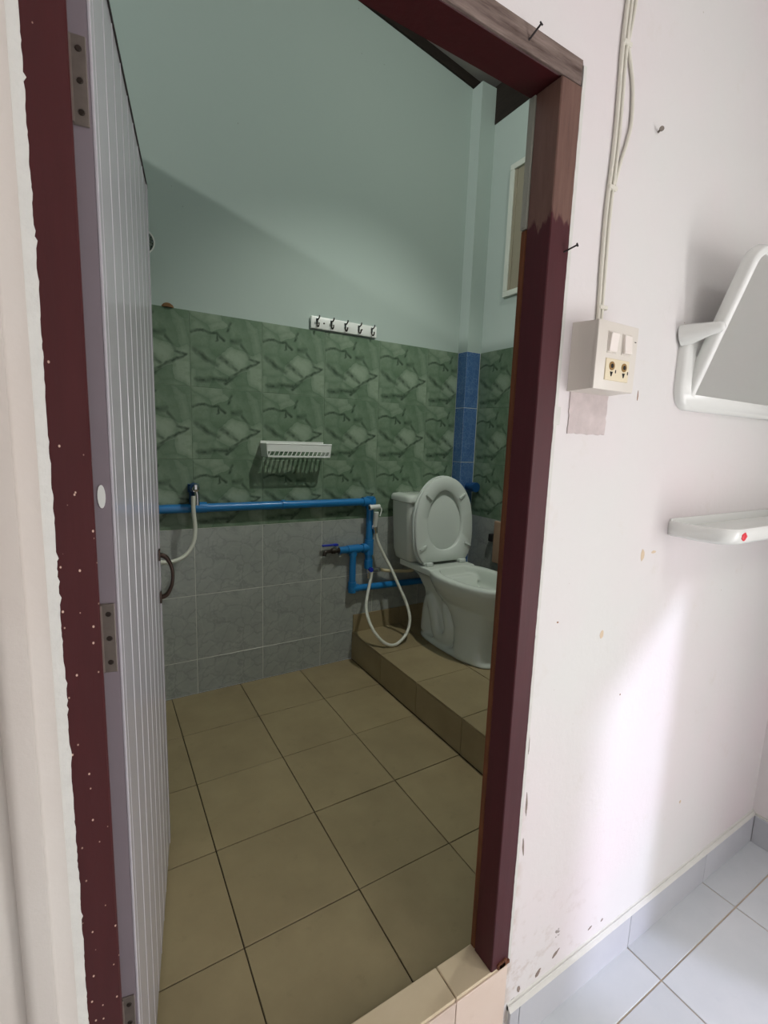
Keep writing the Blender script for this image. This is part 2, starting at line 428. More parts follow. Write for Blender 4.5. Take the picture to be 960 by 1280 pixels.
# roof: pale sheet over dark strips on the wall tops
def roofsheet(x0, x1, y0, y1):
    z0, z1 = rooftop(x0) + .05, rooftop(x1) + .05
    return [(x0, y0, z0), (x1, y0, z1), (x1, y1, z1), (x0, y1, z0)]
rf = B()
for x0, x1, y0, y1 in ((-1.1, 2.2, -.5, 1.5),):
    q = roofsheet(x0, x1, y0, y1); rf.rings([q, [(x, y, z + .02) for x, y, z in q]])
ceil_b = tag(rf.out('ceiling_roof', 'roof'), 'pale sloping roof sheet over the bathroom', 'roof', kind='structure')
for nm, q in (('dark_top_strip', [(XL - .1, YBW - .012, rooftop(XL - .1)), (XR + .1, YBW - .012, rooftop(XR + .1)), (XR + .1, YBW + .1, rooftop(XR + .1)), (XL - .1, YBW + .1, rooftop(XL - .1))]),):
    part(B().rings([q, [(x, y, z + .052) for x, y, z in q]]), nm, 'timber_gap_dark', ceil_b)
part(B().box(XR - .005, XR + .1, YI, YBW - .012, 3.09, rooftop(XR) + .02), 'dark_top_strip', 'timber_gap_dark', ceil_b)  # dark board paints in the unlit gap above the right wall

# lamp under the roof
cl = empty('ceiling_lamp', (1.15, -.05, rooftop(1.15) + .05), 'square white ceiling lamp under the bathroom roof', 'lamp')
part(B().box(1.05, 1.25, -.15, .05, 3.24, rooftop(1.25) + .06, .006), 'housing', 'roof', cl)
lamp('ceiling_lamp_light', 'SPOT', (1.15, -.05, 3.17), (.75, 1.33, .35), 88, (1.0, 1.0, 0.94), shadow_soft_size=0.03, spot_size=math.radians(76), spot_blend=.9)

lamp('upper_wall_fill', 'POINT', (1.15, -.05, 3.13), (1.15, -.05, 0), 11, (1.0, 1.0, 0.96), shadow_soft_size=0.05)  # added fill light that lifts the upper back wall, not a separate bulb

# ------------------------------------------------------------------ setting: doorway wall and camera room
RX0, RX1, RY0, ZC = -1.6, 1.87, -3.3, 2.7
FX0, FX1, FZ1 = -.318, .533, 1.981    # outer size of the door frame
ww = B()
ww.box(FX1, RX1, YF, YI, ZO - .05, ZC)
ww.box(FX0, FX1, YF, YI, FZ1, ZC)
wall_door = tag(ww.out('wall_doorway', 'wall'), 'stained off-white wall around the doorway, flaking near the skirting', 'wall', kind='structure')
part(B().prism([(XL - .1, ZC), (RX1, ZC), (RX1, rooftop(RX1) + .05), (XL - .1, rooftop(XL - .1) + .05)], 'y', YI - .03, YI), 'upper_wall', 'mint', wall_door)
part(B().box(FX1, XR, YI, YI + .003, 0, 3.25), 'bathroom_face', 'mint', wall_door)
part(B().box(RX0, FX0, YF, YI, ZO - .05, ZC), 'left_wall', 'wall_left', wall_door)
# chipped plaster lip beside the frame (left and right): ragged ribbons
def ribbon(x_edge, x_out, z0, z1, y, th, amp, step, sgn):
    zs = []; z = z0
    while z < z1: zs.append(z); z += step * random.uniform(.5, 1.5)
    zs.append(z1); b = B(); rg = []
    drift = 0
    for z in zs:
        drift = .7 * drift + random.uniform(-amp, amp) * .6
        e = x_edge + sgn * (abs(drift) + (random.random() < .12) * random.uniform(0, amp * 1.6))
        rg.append([(x_out, y, z), (e, y, z), (e, y - th, z), (x_out, y - th, z)])
    return b.rings(rg)
part(ribbon(-.311, -.34, ZO, ZC, YF, .004, .0014, .006, 1), 'plaster_lip', 'plaster', wall_door)
part(ribbon(.533, .541, ZS - .01, 1.975, YF, .0025, .0016, .012, -1), 'plaster_lip', 'plaster', wall_door)
part(ribbon(.528, .55, 1.33, 1.365, YF, .0028, .008, .005, -1), 'plaster_lip', 'plaster', wall_door)
# rounded plaster architrave left of the frame
arc = [(-.322, YF), (-.322, YF - .006)]
arc += [(-.337 - .006 * math.sin(a), YF - .006 - .010 * (1 - math.cos(a))) for a in (0.5, 1.0, 1.57)]
arc += [(-.362, YF - .016)]
arc += [(-.362 - .014 * math.sin(a), YF - .002 - .014 * math.cos(a)) for a in (.4, .8, 1.2, 1.57)]
arc += [(-.376, YF)]
part(B().prism(arc, 'z', ZO, ZC), 'architrave', 'wall_left', wall_door, True, 60)
# bare plaster square below the switch box
P0, P1 = px(708, 541, 'y', YF), px(760, 487, 'y', YF)
bp = B(); poly = []
for k in range(44):
    t = k / 44 * 4; i = int(t); f = t - i
    u, v = [(f, 0), (1, f), (1 - f, 1), (0, 1 - f)][i]
    poly.append((P0.x + (P1.x - P0.x) * u + random.uniform(-.0018, .0018), P0.z + (P1.z - P0.z) * v + random.uniform(-.0018, .0018)))
part(bp.prism(poly, 'y', YF + .002, YF - .0022), 'bare_plaster_patch', 'raw_plaster', wall_door)
# flakes of lost paint low beside the frame
for (x, y, w, h, a) in [(672, 1216, .030, .014, .9), (694, 1192, .034, .010, .5), (737, 1160, .02, .006, .3), (752, 1150, .012, .006, .6), (648, 1236, .012, .02, .2), (658, 1005, .006, .06, .05), (654, 1058, .006, .055, .08), (661, 930, .0045, .05, .05)]:
    c = px(x, y, 'y', YF); n = 14; pl = []
    for k in range(n):
        t = 2 * math.pi * k / n; r = random.uniform(.65, 1.1); u, v = math.cos(t) * w / 2 * r, math.sin(t) * h / 2 * r
        pl.append((c.x + u * math.cos(a) - v * math.sin(a), c.z + u * math.sin(a) + v * math.cos(a)))
    M.setdefault('flake', plain('exposed_grey_render', (138, 124, 114), .9, .25, 60, bump=.6))
    part(B().prism(pl, 'y', YF + .002, YF - .0008), 'paint_flake', 'flake', wall_door)

# yellowed tape scraps and a rust scratch on the wall
for (x, y, w, h, m) in [(803, 694, .016, .030, 'tape'), (752, 793, .013, .022, 'tape'), (850, 1002, .010, .012, 'tape'), (797, 495, .003, .026, 'rust_mark'), (817, 690, .02, .008, 'tape'), (697, 778, .006, .004, 'rust_mark'), (775, 868, .004, .005, 'rust_mark')]:
    M.setdefault('rust_mark', plain('rust_mark', (150, 108, 78), .9, .25, 60))
    c = px(x, y, 'y', YF)
    pl = [(c.x + math.cos(t) * w / 2 * random.uniform(.8, 1.15), c.z + math.sin(t) * h / 2 * random.uniform(.8, 1.15)) for t in [2 * math.pi * k / 10 for k in range(10)]]
    part(B().prism(pl, 'y', YF + .002, YF - .0005), 'wall_mark', m, wall_door)

# door sill: cream tiles over pinkish riser tiles
sill = tag(B().box(FX0, FX1, YF + .004, YI - .002, -.0, ZS - .007).out('door_sill', 'grout_tan'), 'cream tiled door sill between the jambs', 'sill', kind='structure')
part(B().box(FX0, FX1, YF + .004, YI, ZO - .05, .0), 'sill_core', 'grout_tan', sill)
for a, b in ((FX0, .043), (.043, .373), (.373, FX1)):
    tile('sill_tile', 'cream_tile', sill, (a + .0012, YF - .002, ZS - .008), (b - a - .0024, YI - YF + .002, .008), bev=.002)
    tile('sill_riser_tile', 'riser_tile', sill, (a + .001, YF - .004, ZO), (b - a - .002, .009, ZS - .010 - ZO), bev=.001)

# camera-room floor of white tiles
floor_r = tag(B().box(RX0, RX1, RY0, YF, ZO - .05, ZO - .003).out('floor', 'grout_tan'), 'white glazed tile floor with tan joints outside the bathroom', 'floor', kind='structure')
fx = cuts(RX0, RX1, 1.051, .444); fy = cuts(RY0, YF, -.494, .444)
for a, b in zip(fx, fx[1:]):
    for c, d in zip(fy, fy[1:]):
        if b - a > .03: tile('white_floor_tile', 'white_tile', floor_r, (a + .002, c + .002, ZO - .008), (b - a - .004, d - c - .004, .008), bev=.001)
# skirting tiles
sk = tag(B().box(FX1 + .012, RX1, YF - .006, YF, ZO, ZO + .125).out('baseboard_doorway', 'plaster'), 'lilac grey skirting tiles along the doorway wall', 'skirting', kind='structure')
bx = [FX1 + .012, .579, 1.051, 1.495, RX1 - .010]
for a, b in zip(bx, bx[1:]):
    tile('skirting_tile', 'skirting_tile', sk, (a + .001, YF - .013, ZO), (b - a - .002, .009, .112), bev=.001)
part(B().prism([(YF, ZO + .112), (YF - .013, ZO + .112), (YF - .010, ZO + .117), (YF, ZO + .128)], 'x', FX1 + .012, RX1), 'mortar_fillet', 'plaster', sk)
# right-hand wall of the camera room with an open doorway to the daylight
wr = B()
DY0, DY1, DZ = -2.75, -1.86, 1.60
wr.box(RX1, RX1 + .1, DY1, YI, ZO - .05, ZC)
wr.box(RX1, RX1 + .1, RY0, DY0, ZO - .05, ZC)
wr.box(RX1, RX1 + .1, DY0, DY1, DZ, ZC)
wall_side = tag(wr.out('wall_side', 'wall_plain'), 'white side wall meeting the doorway wall beyond the mirror', 'wall', kind='structure')
sk2 = tag(B().box(RX1 - .006, RX1, DY1, YF - .013, ZO, ZO + .118).out('baseboard_side', 'plaster'), 'lilac grey skirting tiles along the side wall', 'skirting', kind='structure')
by = [YF - .013, -.494, -.938, -1.382, DY1]
for b_, a_ in zip(by, by[1:]):
    tile('skirting_tile', 'skirting_tile', sk2, (RX1 - .012, b_ - .001, ZO), (b_ - a_ - .002, .009, .112), R90, .001)
# walls behind the camera
tag(B().box(RX0 - .1, RX1 + .1, RY0 - .1, RY0, ZO - .05, ZC).out('wall_rear', 'wall_plain'), 'plain white rear wall of the outer room', 'wall', kind='structure')
tag(B().box(RX0 - .1, RX0, RY0 - .1, YI, ZO - .05, ZC).out('wall_far_left', 'wall_plain'), 'white left wall of the outer room', 'wall', kind='structure')
tag(B().box(RX0 - .1, RX1 + .1, RY0 - .1, YI, ZC, ZC + .06).out('ceiling', 'wall_plain'), 'white ceiling of the outer room', 'ceiling', kind='structure')

# added fill lamp: brightens the outer room and what the mirror reflects
rl = empty('room_fill', (.9, -2.2, ZC), 'flat white fill lamp added to brighten the outer room', 'lamp')
part(B().box(.6, 1.2, -2.5, -1.9, ZC - .03, ZC, .006), 'housing', 'white_plastic', rl)
lamp('room_fill_light', 'AREA', (.9, -2.2, ZC - .035), (.9, -2.2, 0), 9, (1.0, 0.99, 0.96), shape='SQUARE', size=0.55)

# ------------------------------------------------------------------ door frame
fr = empty('trim_door_frame', (.1, YF, ZS), 'maroon painted wooden door frame with flaking paint', 'door frame', kind='structure')
part(B().box(FX0, OX0, YF - .003, YI, ZS, FZ1 - .041, .002), 'jamb', 'maroon', fr, label='maroon jamb speckled with white paint drops')
jr = part(B().box(OX1, FX1, YF - .003, YI - .017, ZS, FZ1 - .041, .002), 'jamb', 'maroon_r', fr, label='maroon jamb with worn bare patch at its top')
# back edge of the right jamb: bare brown wood below, grey filler at the top
part(B().box(OX1 + .001, FX1, YI - .017, YI, ZS, 1.705, .003), 'jamb_back_edge', 'bare_wood', fr, label='bare brown wood edge')
part(B().box(OX1 - .002, FX1, YI - .017, YI, 1.705, FZ1 - .041, .002), 'jamb_back_edge', 'grey_strip', fr, label='grey filler strip')
hd = part(B().box(FX0, FX1, YF + .001, YI, OZ, FZ1, .003), 'header', 'maroon_h', fr)
part(B().box(FX0, FX1 - .004, YF - .0035, YF + .004, OZ + .001, FZ1 + .001, .0015), 'header_face', 'weathered', fr, label='weathered grey brown front of the header')
# rusty corroded foot of the right jamb
M['rust'] = plain('rusty_rot', (104, 62, 40), .95, .4, 80, bump=1)
fb = B()
for k in range(9):
    x = random.uniform(OX1 + .01, FX1 - .004); fb.box(x - .006, x + .006, YF - .008, YF - .001, ZS, ZS + random.uniform(.006, .02), .002)
part(fb, 'rotten_foot', 'rust', fr)

# nails and screws in frame and wall
def nail(name, x, y, tx, ty, label, mat='black_iron', ln=.024, r=.0016, group=None):
    a = px(x, y, 'y', YF - .003)
    d = (px(tx, ty, 'y', YF - .02) - a).normalized()
    e = empty(name, a, label, 'nail', group)
    part(B().tube([a - d * .004, a + d * ln], r, 8), 'shank', mat, e, True)
    part(B().tube([a + d * ln, a + d * (ln + .0025)], r * 2.2, 10), 'head', mat, e, True, 30)
    return e
nail('nail', 661, 50, 674, 33, 'bent black nail sticking out of the weathered door header')
nail('nail', 705, 315, 718, 308, 'black nail sticking out of the maroon door jamb beside the cable')
nail('wall_screw', 824, 164, 831, 157, 'small grey screw in the bare wall above the mirror', 'steel', .008, .0022)

# ------------------------------------------------------------------ door leaf
DA, DW, DTH = math.radians(10), .752, .034
door = empty('door_1', (-.249, -.300, .012), 'white fluted plastic door standing open inward on steel hinges', 'door', kind='structure')
door.rotation_euler = (0, 0, math.pi / 2 - DA)
# local x = along the width, local -y = room side face (towards +X), z up
DH = 1.900
prof = []
x = .034; face = []
while x < DW - .05:
    face += [(x, 0), (x + .0012, .0012), (x + .003, .0012), (x + .004, -.0006), (x + .008, -.0006), (x + .009, 0)]; x += .086
poly = [(.0, 0.0015), (.03, .0015)] + face + [(DW - .01, 0), (DW, .003), (DW, DTH), (0, DTH)]
leaf = B().prism(poly, 'z', 0, DH).out('leaf', 'pvc', door)
B().box(-.002, .0, .001, DTH, 0.0, DH).out('hinge_edge', 'pvc_edge', door)['label'] = 'plain grey door edge'
B().box(-.0015, .018, -.003, .001, 0, DH, .001).out('edge_bead', 'pvc', door)
B().box(DW - .026, DW, -.002, .002, 0, DH, .001).out('edge_bead', 'pvc', door)
B().box(.02, DW, -.0022, DTH, DH, DH + .007).out('top_gasket', 'black_iron', door)['label'] = 'dark line along the door top'
for z0, z1 in ((1.650 - .012, 1.748 - .012), (.944 - .012, 1.046 - .012), (.292 - .012, .390 - .012)):
    h = B().box(-.0045, -.002, .003, .030, z0, z1, .0008).out('hinge', 'steel', door)
    B().tube([(-.005, .024, z0 + .002), (-.005, .024, z1 - .002)], .0055, 12).out('knuckle', 'steel', h, True)
    for f in (.15, .5, .85):
        s_ = B().tube([(-.0040, .011, z0 + (z1 - z0) * f), (-.0058, .011, z0 + (z1 - z0) * f)], [.0042, .003], 10).out('screw', 'dark_screw', h, True, 30)
dr = []
for k in range(18):
    t = 2 * math.pi * k / 18; r = .0095 * (1 + .35 * math.cos(t))
    dr.append((.012 + .0048 * math.sin(t), 1.185 + .016 * math.cos(t) + .0))
B().prism(dr, 'x', -.0022, -.0032).out('paint_drip', 'white_plastic', door)['label'] = 'white paint drip'
# bronze pull handle on the room-side face
hz, hx = .872, DW - .045
hp = smooth_path([(hx, -.002, hz + .062), (hx, -.018, hz + .055), (hx, -.031, hz + .03), (hx, -.035, hz), (hx, -.031, hz - .03), (hx, -.018, hz - .055), (hx, -.002, hz - .062)])
hnd = B().tube(hp, [.0058 + .0012 * math.cos(6.28 * i / (len(hp) - 1)) for i in range(len(hp))], 10).out('handle', 'bronze', door, True)
for s in (1, -1):
    B().box(hx - .009, hx + .009, -.005, 0.001, hz + s * .062 - .017, hz + s * .062 + .017, .003, 2).out('handle_mount', 'bronze', hnd, True)

# ------------------------------------------------------------------ toilet
TX = 1.42
wc = empty('toilet', (TX, .9, ZP), 'white ceramic toilet with raised seat on the tiled platform', 'toilet')
def egg(z, yb, yf, w, n=40, e=2.2, xo=0):
    yc = yb - (yb - yf) * .42; r = []
    for k in range(n):
        t = 2 * math.pi * k / n; c, s = math.cos(t), math.sin(t)
        u = math.copysign(abs(s) ** (2 / e), s) * w
        v = math.copysign(abs(c) ** (2 / e), c) * ((yb - yc) if c > 0 else (yc - yf))
        r.append((TX + u + xo, yc + v, z))
    return r
bw = B()
bw.rings([egg(.40, .98, .60, .085), egg(.43, 1.00, .58, .11), egg(.48, 1.03, .555, .148), egg(.53, 1.05, .525, .176), egg(.56, 1.06, .508, .187), egg(.585, 1.065, .503, .189), egg(.597, 1.06, .508, .184),
          egg(.597, 1.005, .548, .140), egg(.575, 1.0, .553, .134), egg(.52, .99, .57, .125), egg(.46, .96, .64, .08), egg(.445, .93, .68, .05)])
bw.rings([egg(.18, .86, .600, .118), egg(.24, .86, .612, .108), egg(.32, .87, .618, .104), egg(.38, .90, .606, .110), egg(.44, .95, .588, .125)])
bw.rings([egg(.165, 1.165, .588, .122, e=2.8), egg(.178, 1.165, .590, .122, e=2.8), egg(.190, 1.155, .60, .112, e=2.8)])
def slab(z, y0, y1, w): return [(TX - w, y0, z), (TX + w, y0, z), (TX + w, y1, z), (TX - w, y1, z)]
bw.rings([slab(.17, .80, 1.13, .066), slab(.30, .80, 1.12, .060), slab(.44, .82, 1.12, .075), slab(.52, .86, 1.16, .10), slab(.56, .9, 1.22, .135)])
bw.rings([slab(.548, .96, 1.25, .128), slab(.565, .95, 1.27, .160), slab(.600, .97, 1.27, .160)])
for s in (-1, 1):
    tr = smooth_path([(TX + s * .045, .93, .46), (TX + s * .062, .90, .37), (TX + s * .066, .87, .28), (TX + s * .068, .90, .215), (TX + s * .066, .97, .225), (TX + s * .064, 1.01, .32), (TX + s * .058, 1.06, .40), (TX + s * .055, 1.09, .33), (TX + s * .055, 1.10, .2)], 5)
    bw.tube(tr, .042, 12)
bowl = part(bw, 'bowl', 'ceramic', wc, True, 80)
md = bowl.modifiers.new('merge', 'REMESH'); md.mode = 'VOXEL'; md.voxel_size = .0065; md.use_smooth_shade = True
md = bowl.modifiers.new('soften', 'SMOOTH'); md.factor = .5; md.iterations = 5
# water in the bowl
M['water'] = plain('still_water', (120, 132, 126), .05, .02, 5)
# tank
def rrect(cx, cy, hx, hy, r, z, n=5):
    P = []
    for sx, sy, a0 in ((1, 1, 0), (-1, 1, 90), (-1, -1, 180), (1, -1, 270)):
        for k in range(n + 1):
            a = math.radians(a0 + 90 * k / n); P.append((cx + sx * (hx - r) + r * math.cos(a), cy + sy * (hy - r) + r * math.sin(a), z))
    return P
tk = [(.598, .165, .075, .03), (.612, .182, .086, .03), (.66, .194, .094, .032), (.80, .202, .098, .034), (.948, .208, .1, .034)]
part(B().rings([rrect(TX, 1.217 - 0, hx, hy, r, z) for z, hx, hy, r in tk]), 'tank', 'ceramic', wc, True, 50)
part(B().rings([rrect(TX, 1.213, .212, .103, .035, .946), rrect(TX, 1.213, .219, .108, .038, .951), rrect(TX, 1.213, .220, .108, .038, .972), rrect(TX, 1.213, .212, .102, .036, .986), rrect(TX, 1.213, .18, .08, .03, .992)]), 'tank_lid', 'ceramic', wc, True, 50)
# seat and lid raised; local: u across, v up from the hinge, w towards the room
LEAN = math.radians(4)
def up(u, v, w, y0=1.062, z0=.612):
    return (TX + u, y0 + v * math.sin(LEAN) - w * math.cos(LEAN), z0 + v * math.cos(LEAN) + w * math.sin(LEAN))
def oval(w, vc, vu, vd, vmin, n=56, eu=2.05, ed=3.0):
    P = []
    for k in range(n):
        t = 2 * math.pi * k / n; c, s = math.cos(t), math.sin(t); e = eu if c > 0 else ed
        u = math.copysign(abs(s) ** (2 / e), s) * w
        v = vc + math.copysign(abs(c) ** (2 / e), c) * (vu if c > 0 else vd)
        P.append((u, max(v, vmin)))
    return P
lo = oval(.208, .215, .275, .255, 0); li = oval(.198, .215, .265, .245, .008)
part(B().rings([[up(u, v, -.014) for u, v in li], [up(u, v, -.010) for u, v in lo], [up(u, v, .0) for u, v in lo], [up(u, v, .004) for u, v in li]]), 'lid', 'seat_plastic', wc, True, 50)
so = oval(.203, .215, .270, .25, .004); si = oval(.122, .225, .180, .155, 0, eu=1.9, ed=2.2)
def sh(P, f): return [(u * f, .215 + (v - .215) * f) for u, v in P]
seat_ = part(B().rings([[up(u, v, .006) for u, v in so], [up(u, v, .020) for u, v in so], [up(u, v, .026) for u, v in sh(so, .965)], [up(u, v, .026) for u, v in sh(si, 1.04)], [up(u, v, .020) for u, v in si], [up(u, v, .006) for u, v in si]], close=True), 'seat', 'seat_plastic', wc, True, 50)
for (u, v, a) in ((-.118, .372, 38), (.118, .372, -38), (-.158, .092, -28), (.158, .092, 28)):
    b = B().box(-.024, .024, -.0055, .0055, .024, .038, .003, 2)
    b.xform(Matrix.Translation((u, v, 0)) @ Matrix.Rotation(math.radians(-a), 4, 'Z'))
    for vt in b.bm.verts: vt.co = Vector(up(vt.co.x, vt.co.y, vt.co.z))
    b.out('seat_bumper', 'seat_plastic', seat_, True)
for s in (-1, 1):
    part(B().box(TX + s * .118 - .022, TX + s * .118 + .022, 1.020, 1.062, .600, .622, .004, 2).tube([(TX + s * .118 - .03, 1.048, .617), (TX + s * .118 + .03, 1.048, .617)], .010, 12), 'seat_hinge', 'seat_plastic', wc, True)

# ------------------------------------------------------------------ blue water pipes on the back wall
YP, RP = YB - .0275, .0205
pipe = empty('water_pipe', (1.065, YB, .94), 'bright blue plastic water pipe run along the back wall with a tap branch', 'pipe')
def run(pts, r=RP, name='pipe_run', mat='blue_pvc'): return part(B().tube(pts, r, 16), name, mat, pipe, True)
run([(XL, YP, .945), (1.065, YP, .94)])
run([(1.065, YP, .945), (1.065, YP, .56)])
run([(1.065, YP, .672), (.875, YP, .672)])
run([(.962, YP, .672), (.962, YP, .44)], .019)
run([(.962, YP, .44), (1.50, YP, .425)], .019)
def sock(a, b, r=.0265): return part(B().tube([a, b], r, 16), 'pipe_fitting', 'blue_pvc', pipe, True, 30)
sock((1.065, YP, .968), (1.065, YP, .90)); sock((1.015, YP, .94), (1.088, YP, .94))
sock((1.065, YP, .72), (1.065, YP, .632)); sock((1.02, YP, .672), (1.065, YP, .672))
sock((.925, YP, .672), (1.0, YP, .672), .0245); sock((.962, YP, .672), (.962, YP, .635), .0235)
sock((.962, YP, .48), (.962, YP, .418), .0235); sock((.945, YP, .44), (1.0, YP, .44), .0235)
sock((.075 + .03, YP, .945), (.075 + .10, YP, .945), .0255)
sock((1.065, YP, .60), (1.065, YP, .55), .025)
# wall clips
for x in (.55, -.35): part(B().tube([(x - .008, YP, .943), (x + .008, YP, .943)], .024, 16).box(x - .008, x + .008, YP, YB, .935, .951), 'pipe_clip', 'blue_pvc', pipe, True, 30)
# bib tap with blue lever
tap = empty('bib_tap', (.86, YP, .672), 'small dark metal tap with blue lever on the blue pipe branch', 'tap')
part(B().tube([(.880, YP, .672), (.870, YP, .672), (.868, YP, .672), (.850, YP, .672), (.848, YP, .672), (.83, YP, .672)], [.017, .017, .0125, .0125, .016, .015], 14), 'body', 'dark_screw', tap, True, 30)
part(B().tube(smooth_path([(.835, YP, .672), (.80, YP - .008, .674), (.783, YP - .014, .668), (.778, YP - .016, .652)], 4), .0105, 12), 'spout', 'dark_screw', tap, True)
part(B().tube([(.848, YP, .68), (.848, YP, .702)], .009, 12), 'stem', 'chrome', tap, True, 30)
part(B().box(.838, .866, YP - .012, YP + .012, .700, .712, .003, 2).box(.772, .845, YP - .008, YP + .008, .702, .711, .002), 'lever', 'blue_lever', tap, True, 30)
part(B().tube([(.872, YP - .004, .655), (.872, YP - .022, .645)], .008, 10), 'outlet_nut', 'chrome', tap, True, 30)
# shut-off valve with the cream tank hose
valve = empty('angle_valve', (1.075, YP, .545), 'small chrome shut-off valve below the vertical blue pipe', 'valve')
part(B().tube([(1.065, YP, .56), (1.065, YP, .53), (1.065, YP, .525), (1.065, YP, .49)], [.015, .015, .011, .009], 14), 'body', 'chrome', valve, True, 30)
part(B().tube([(1.065, YP, .535), (1.125, YP - .004, .535)], [.010, .013], 12), 'side_outlet', 'chrome', valve, True, 30)
part(B().tube([(1.065, YP - .008, .548), (1.065, YP - .038, .548)], [.011, .014], 12), 'knob', 'blue_lever', valve, True, 30)
part(B().tube([(1.125, YP - .004, .535), (1.138, YP - .005, .535)], .0145, 12), 'nut', 'chrome', valve, True, 30)
th = empty('tank_hose', (1.14, YP, .535), 'short cream hose from the chrome valve to the toilet tank', 'hose')
hp = smooth_path([(1.138, YP - .005, .535), (1.20, YP - .012, .522), (1.30, YP - .04, .516), (1.345, YP - .06, .525), (1.36, YP - .075, .56), (1.36, YP - .08, .605)], 6)
part(B().tube(hp, .0095, 12), 'hose_tube', 'cream_hose', th, True)
part(B().tube([(1.36, YP - .078, .565), (1.36, YP - .08, .606)], .016, 12), 'nut', 'cream_hose', th, True, 30)

# bidet sprayer, its holder and white hose loop
sp = empty('bidet_sprayer', tuple(px(469, 650, 'y', YB - .06)), 'white hand bidet sprayer hung by the blue pipe with a looped white hose', 'sprayer')
def Pp(x, y, yy): return px(x, y, 'y', yy)
ys_ = YB - .065
a, b = Pp(470.5, 640, ys_ - .01), Pp(468.5, 660, ys_ + .012)
part(B().tube(smooth_path([a, a.lerp(b, .4), b], 4), [.0135, .0138, .0140, .0138, .0128, .0118, .0108, .0102, .0100], 14), 'handle', 'white_plastic', sp, True)
c0, c1 = Pp(462, 634.5, ys_ - .012), Pp(474.5, 633, ys_ - .012)
part(B().tube([c0, c0.lerp(c1, .12), c0.lerp(c1, .14), c1], [.0150, .0165, .0140, .0125], 16), 'spray_head', 'white_plastic', sp, True, 35)
part(B().tube([c0 - (c1 - c0) * .04, c0 + (c1 - c0) * .02], [.0115, .0128], 14), 'spray_face', 'chrome', sp, True, 35)
part(B().tube(smooth_path([c1, Pp(477, 637, ys_ - .02), Pp(475, 645, ys_ - .026)], 4), .0032, 8), 'trigger', 'white_plastic', sp, True)
b0, b1 = Pp(468.5, 658, ys_ + .01), Pp(469.6, 666, ys_ + .014)
part(B().tube([b0, b1], [.0155, .0125], 14), 'hose_nut', 'chrome', sp, True, 30)
part(B().tube([Pp(468.5, 659, ys_ + .01), Pp(468.5, 659, YB)], [.016, .013], 12), 'wall_holder', 'chrome', sp, True, 30)
hose_px = [(469.6, 664, .052), (472, 676, .055), (480, 694, .075), (488.5, 710, .105), (498, 731, .15), (508, 754, .20), (512.3, 774, .24), (508.5, 791, .265), (498, 803.5, .285), (488.5, 806.5, .285), (478, 801.5, .27), (467, 788.5, .235), (460, 772, .185), (457.6, 757, .13), (460, 740, .075), (463.5, 723, .035), (464.5, 716, .026)]
hose = [Pp(x, y, YB - d) for x, y, d in hose_px]
part(B().tube(smooth_path(hose, 6), .0088, 12), 'hose', 'white_hose', sp, True)

# ------------------------------------------------------------------ shower: valve, hose, head
sv = empty('shower_valve', (.115, YB, 1.0), 'blue pipe stub with a small chrome shower valve and white hose', 'shower valve')
part(B().tube([(.118, YP, .945), (.118, YP, 1.05)], .020, 16), 'stub', 'blue_pvc_dark', sv, True, 30)
part(B().tube([(.118, YP, 1.02), (.118, YP, 1.056)], .025, 16), 'elbow', 'blue_pvc_dark', sv, True, 30)
part(B().tube([(.118, YP, 1.04), (.118, YP - .045, 1.04)], [.022, .02], 16), 'elbow', 'blue_pvc_dark', sv, True, 30)
part(B().tube([(.118, YP - .045, 1.04), (.118, YP - .062, 1.04), (.118, YP - .066, 1.04), (.118, YP - .075, 1.035)], [.016, .016, .012, .010], 14), 'chrome_body', 'chrome', sv, True, 30)
part(B().tube([(.118, YP - .06, 1.045), (.124, YP - .062, 1.01), (.124, YP - .062, .965)], [.009, .011, .010], 12), 'outlet', 'chrome', sv, True, 40)
part(B().box(.108, .128, YP - .082, YP - .070, 1.035, 1.062, .004, 2), 'knob', 'chrome', sv, True)
hs = [Pp(241.5, 620, YP - .062), Pp(242, 640, YP - .065), Pp(244, 660, YP - .07), Pp(242, 678, YP - .08), Pp(234, 692, YP - .09), Pp(222, 700, YP - .10), Pp(208, 703, YP - .105), Pp(194, 700, YP - .10), Pp(184, 680, YP - .08), Pp(180, 600, YP - .05), Pp(180, 450, YP - .05), Pp(181, 330, YP - .06)]
part(B().tube(smooth_path(hs, 6), .0092, 12), 'hose', 'white_hose', sv, True)
shp = Pp(189, 304, YB - .10)
shd = empty('wall_shower', (shp.x - .035, YB, shp.z), 'round white shower head on the back wall by the door edge', 'shower head')
c = Vector((shp.x - .030, YB - .10, shp.z)); ax = Vector((.25, -.80, -.45)).normalized()
part(B().tube([c - ax * .05, c - ax * .03, c - ax * .006, c], [.012, .022, .046, .047], 24), 'head', 'white_plastic', shd, True, 40)
fp = part(B().tube([c, c + ax * .003], [.042, .040], 24), 'spray_face', 'chrome', shd, True, 30)
nz = B(); e1 = ax.orthogonal().normalized(); e2 = ax.cross(e1)
for rr, k_ in ((.014, 7), (.026, 13), (.036, 19)):
    for k in range(k_):
        p = c + ax * .003 + (e1 * math.cos(6.283 * k / k_) + e2 * math.sin(6.283 * k / k_)) * rr
        nz.tube([p - ax * .001, p + ax * .0018], .0022, 6)
nzo = nz.out('nozzles', 'hole', fp); nzo['kind'] = 'stuff'
part(B().tube(smooth_path([c - ax * .05, c + Vector((-.02, .07, .02)), Vector((c.x - .03, YB, c.z + .01))], 4), .011, 12), 'arm', 'white_plastic', shd, True)

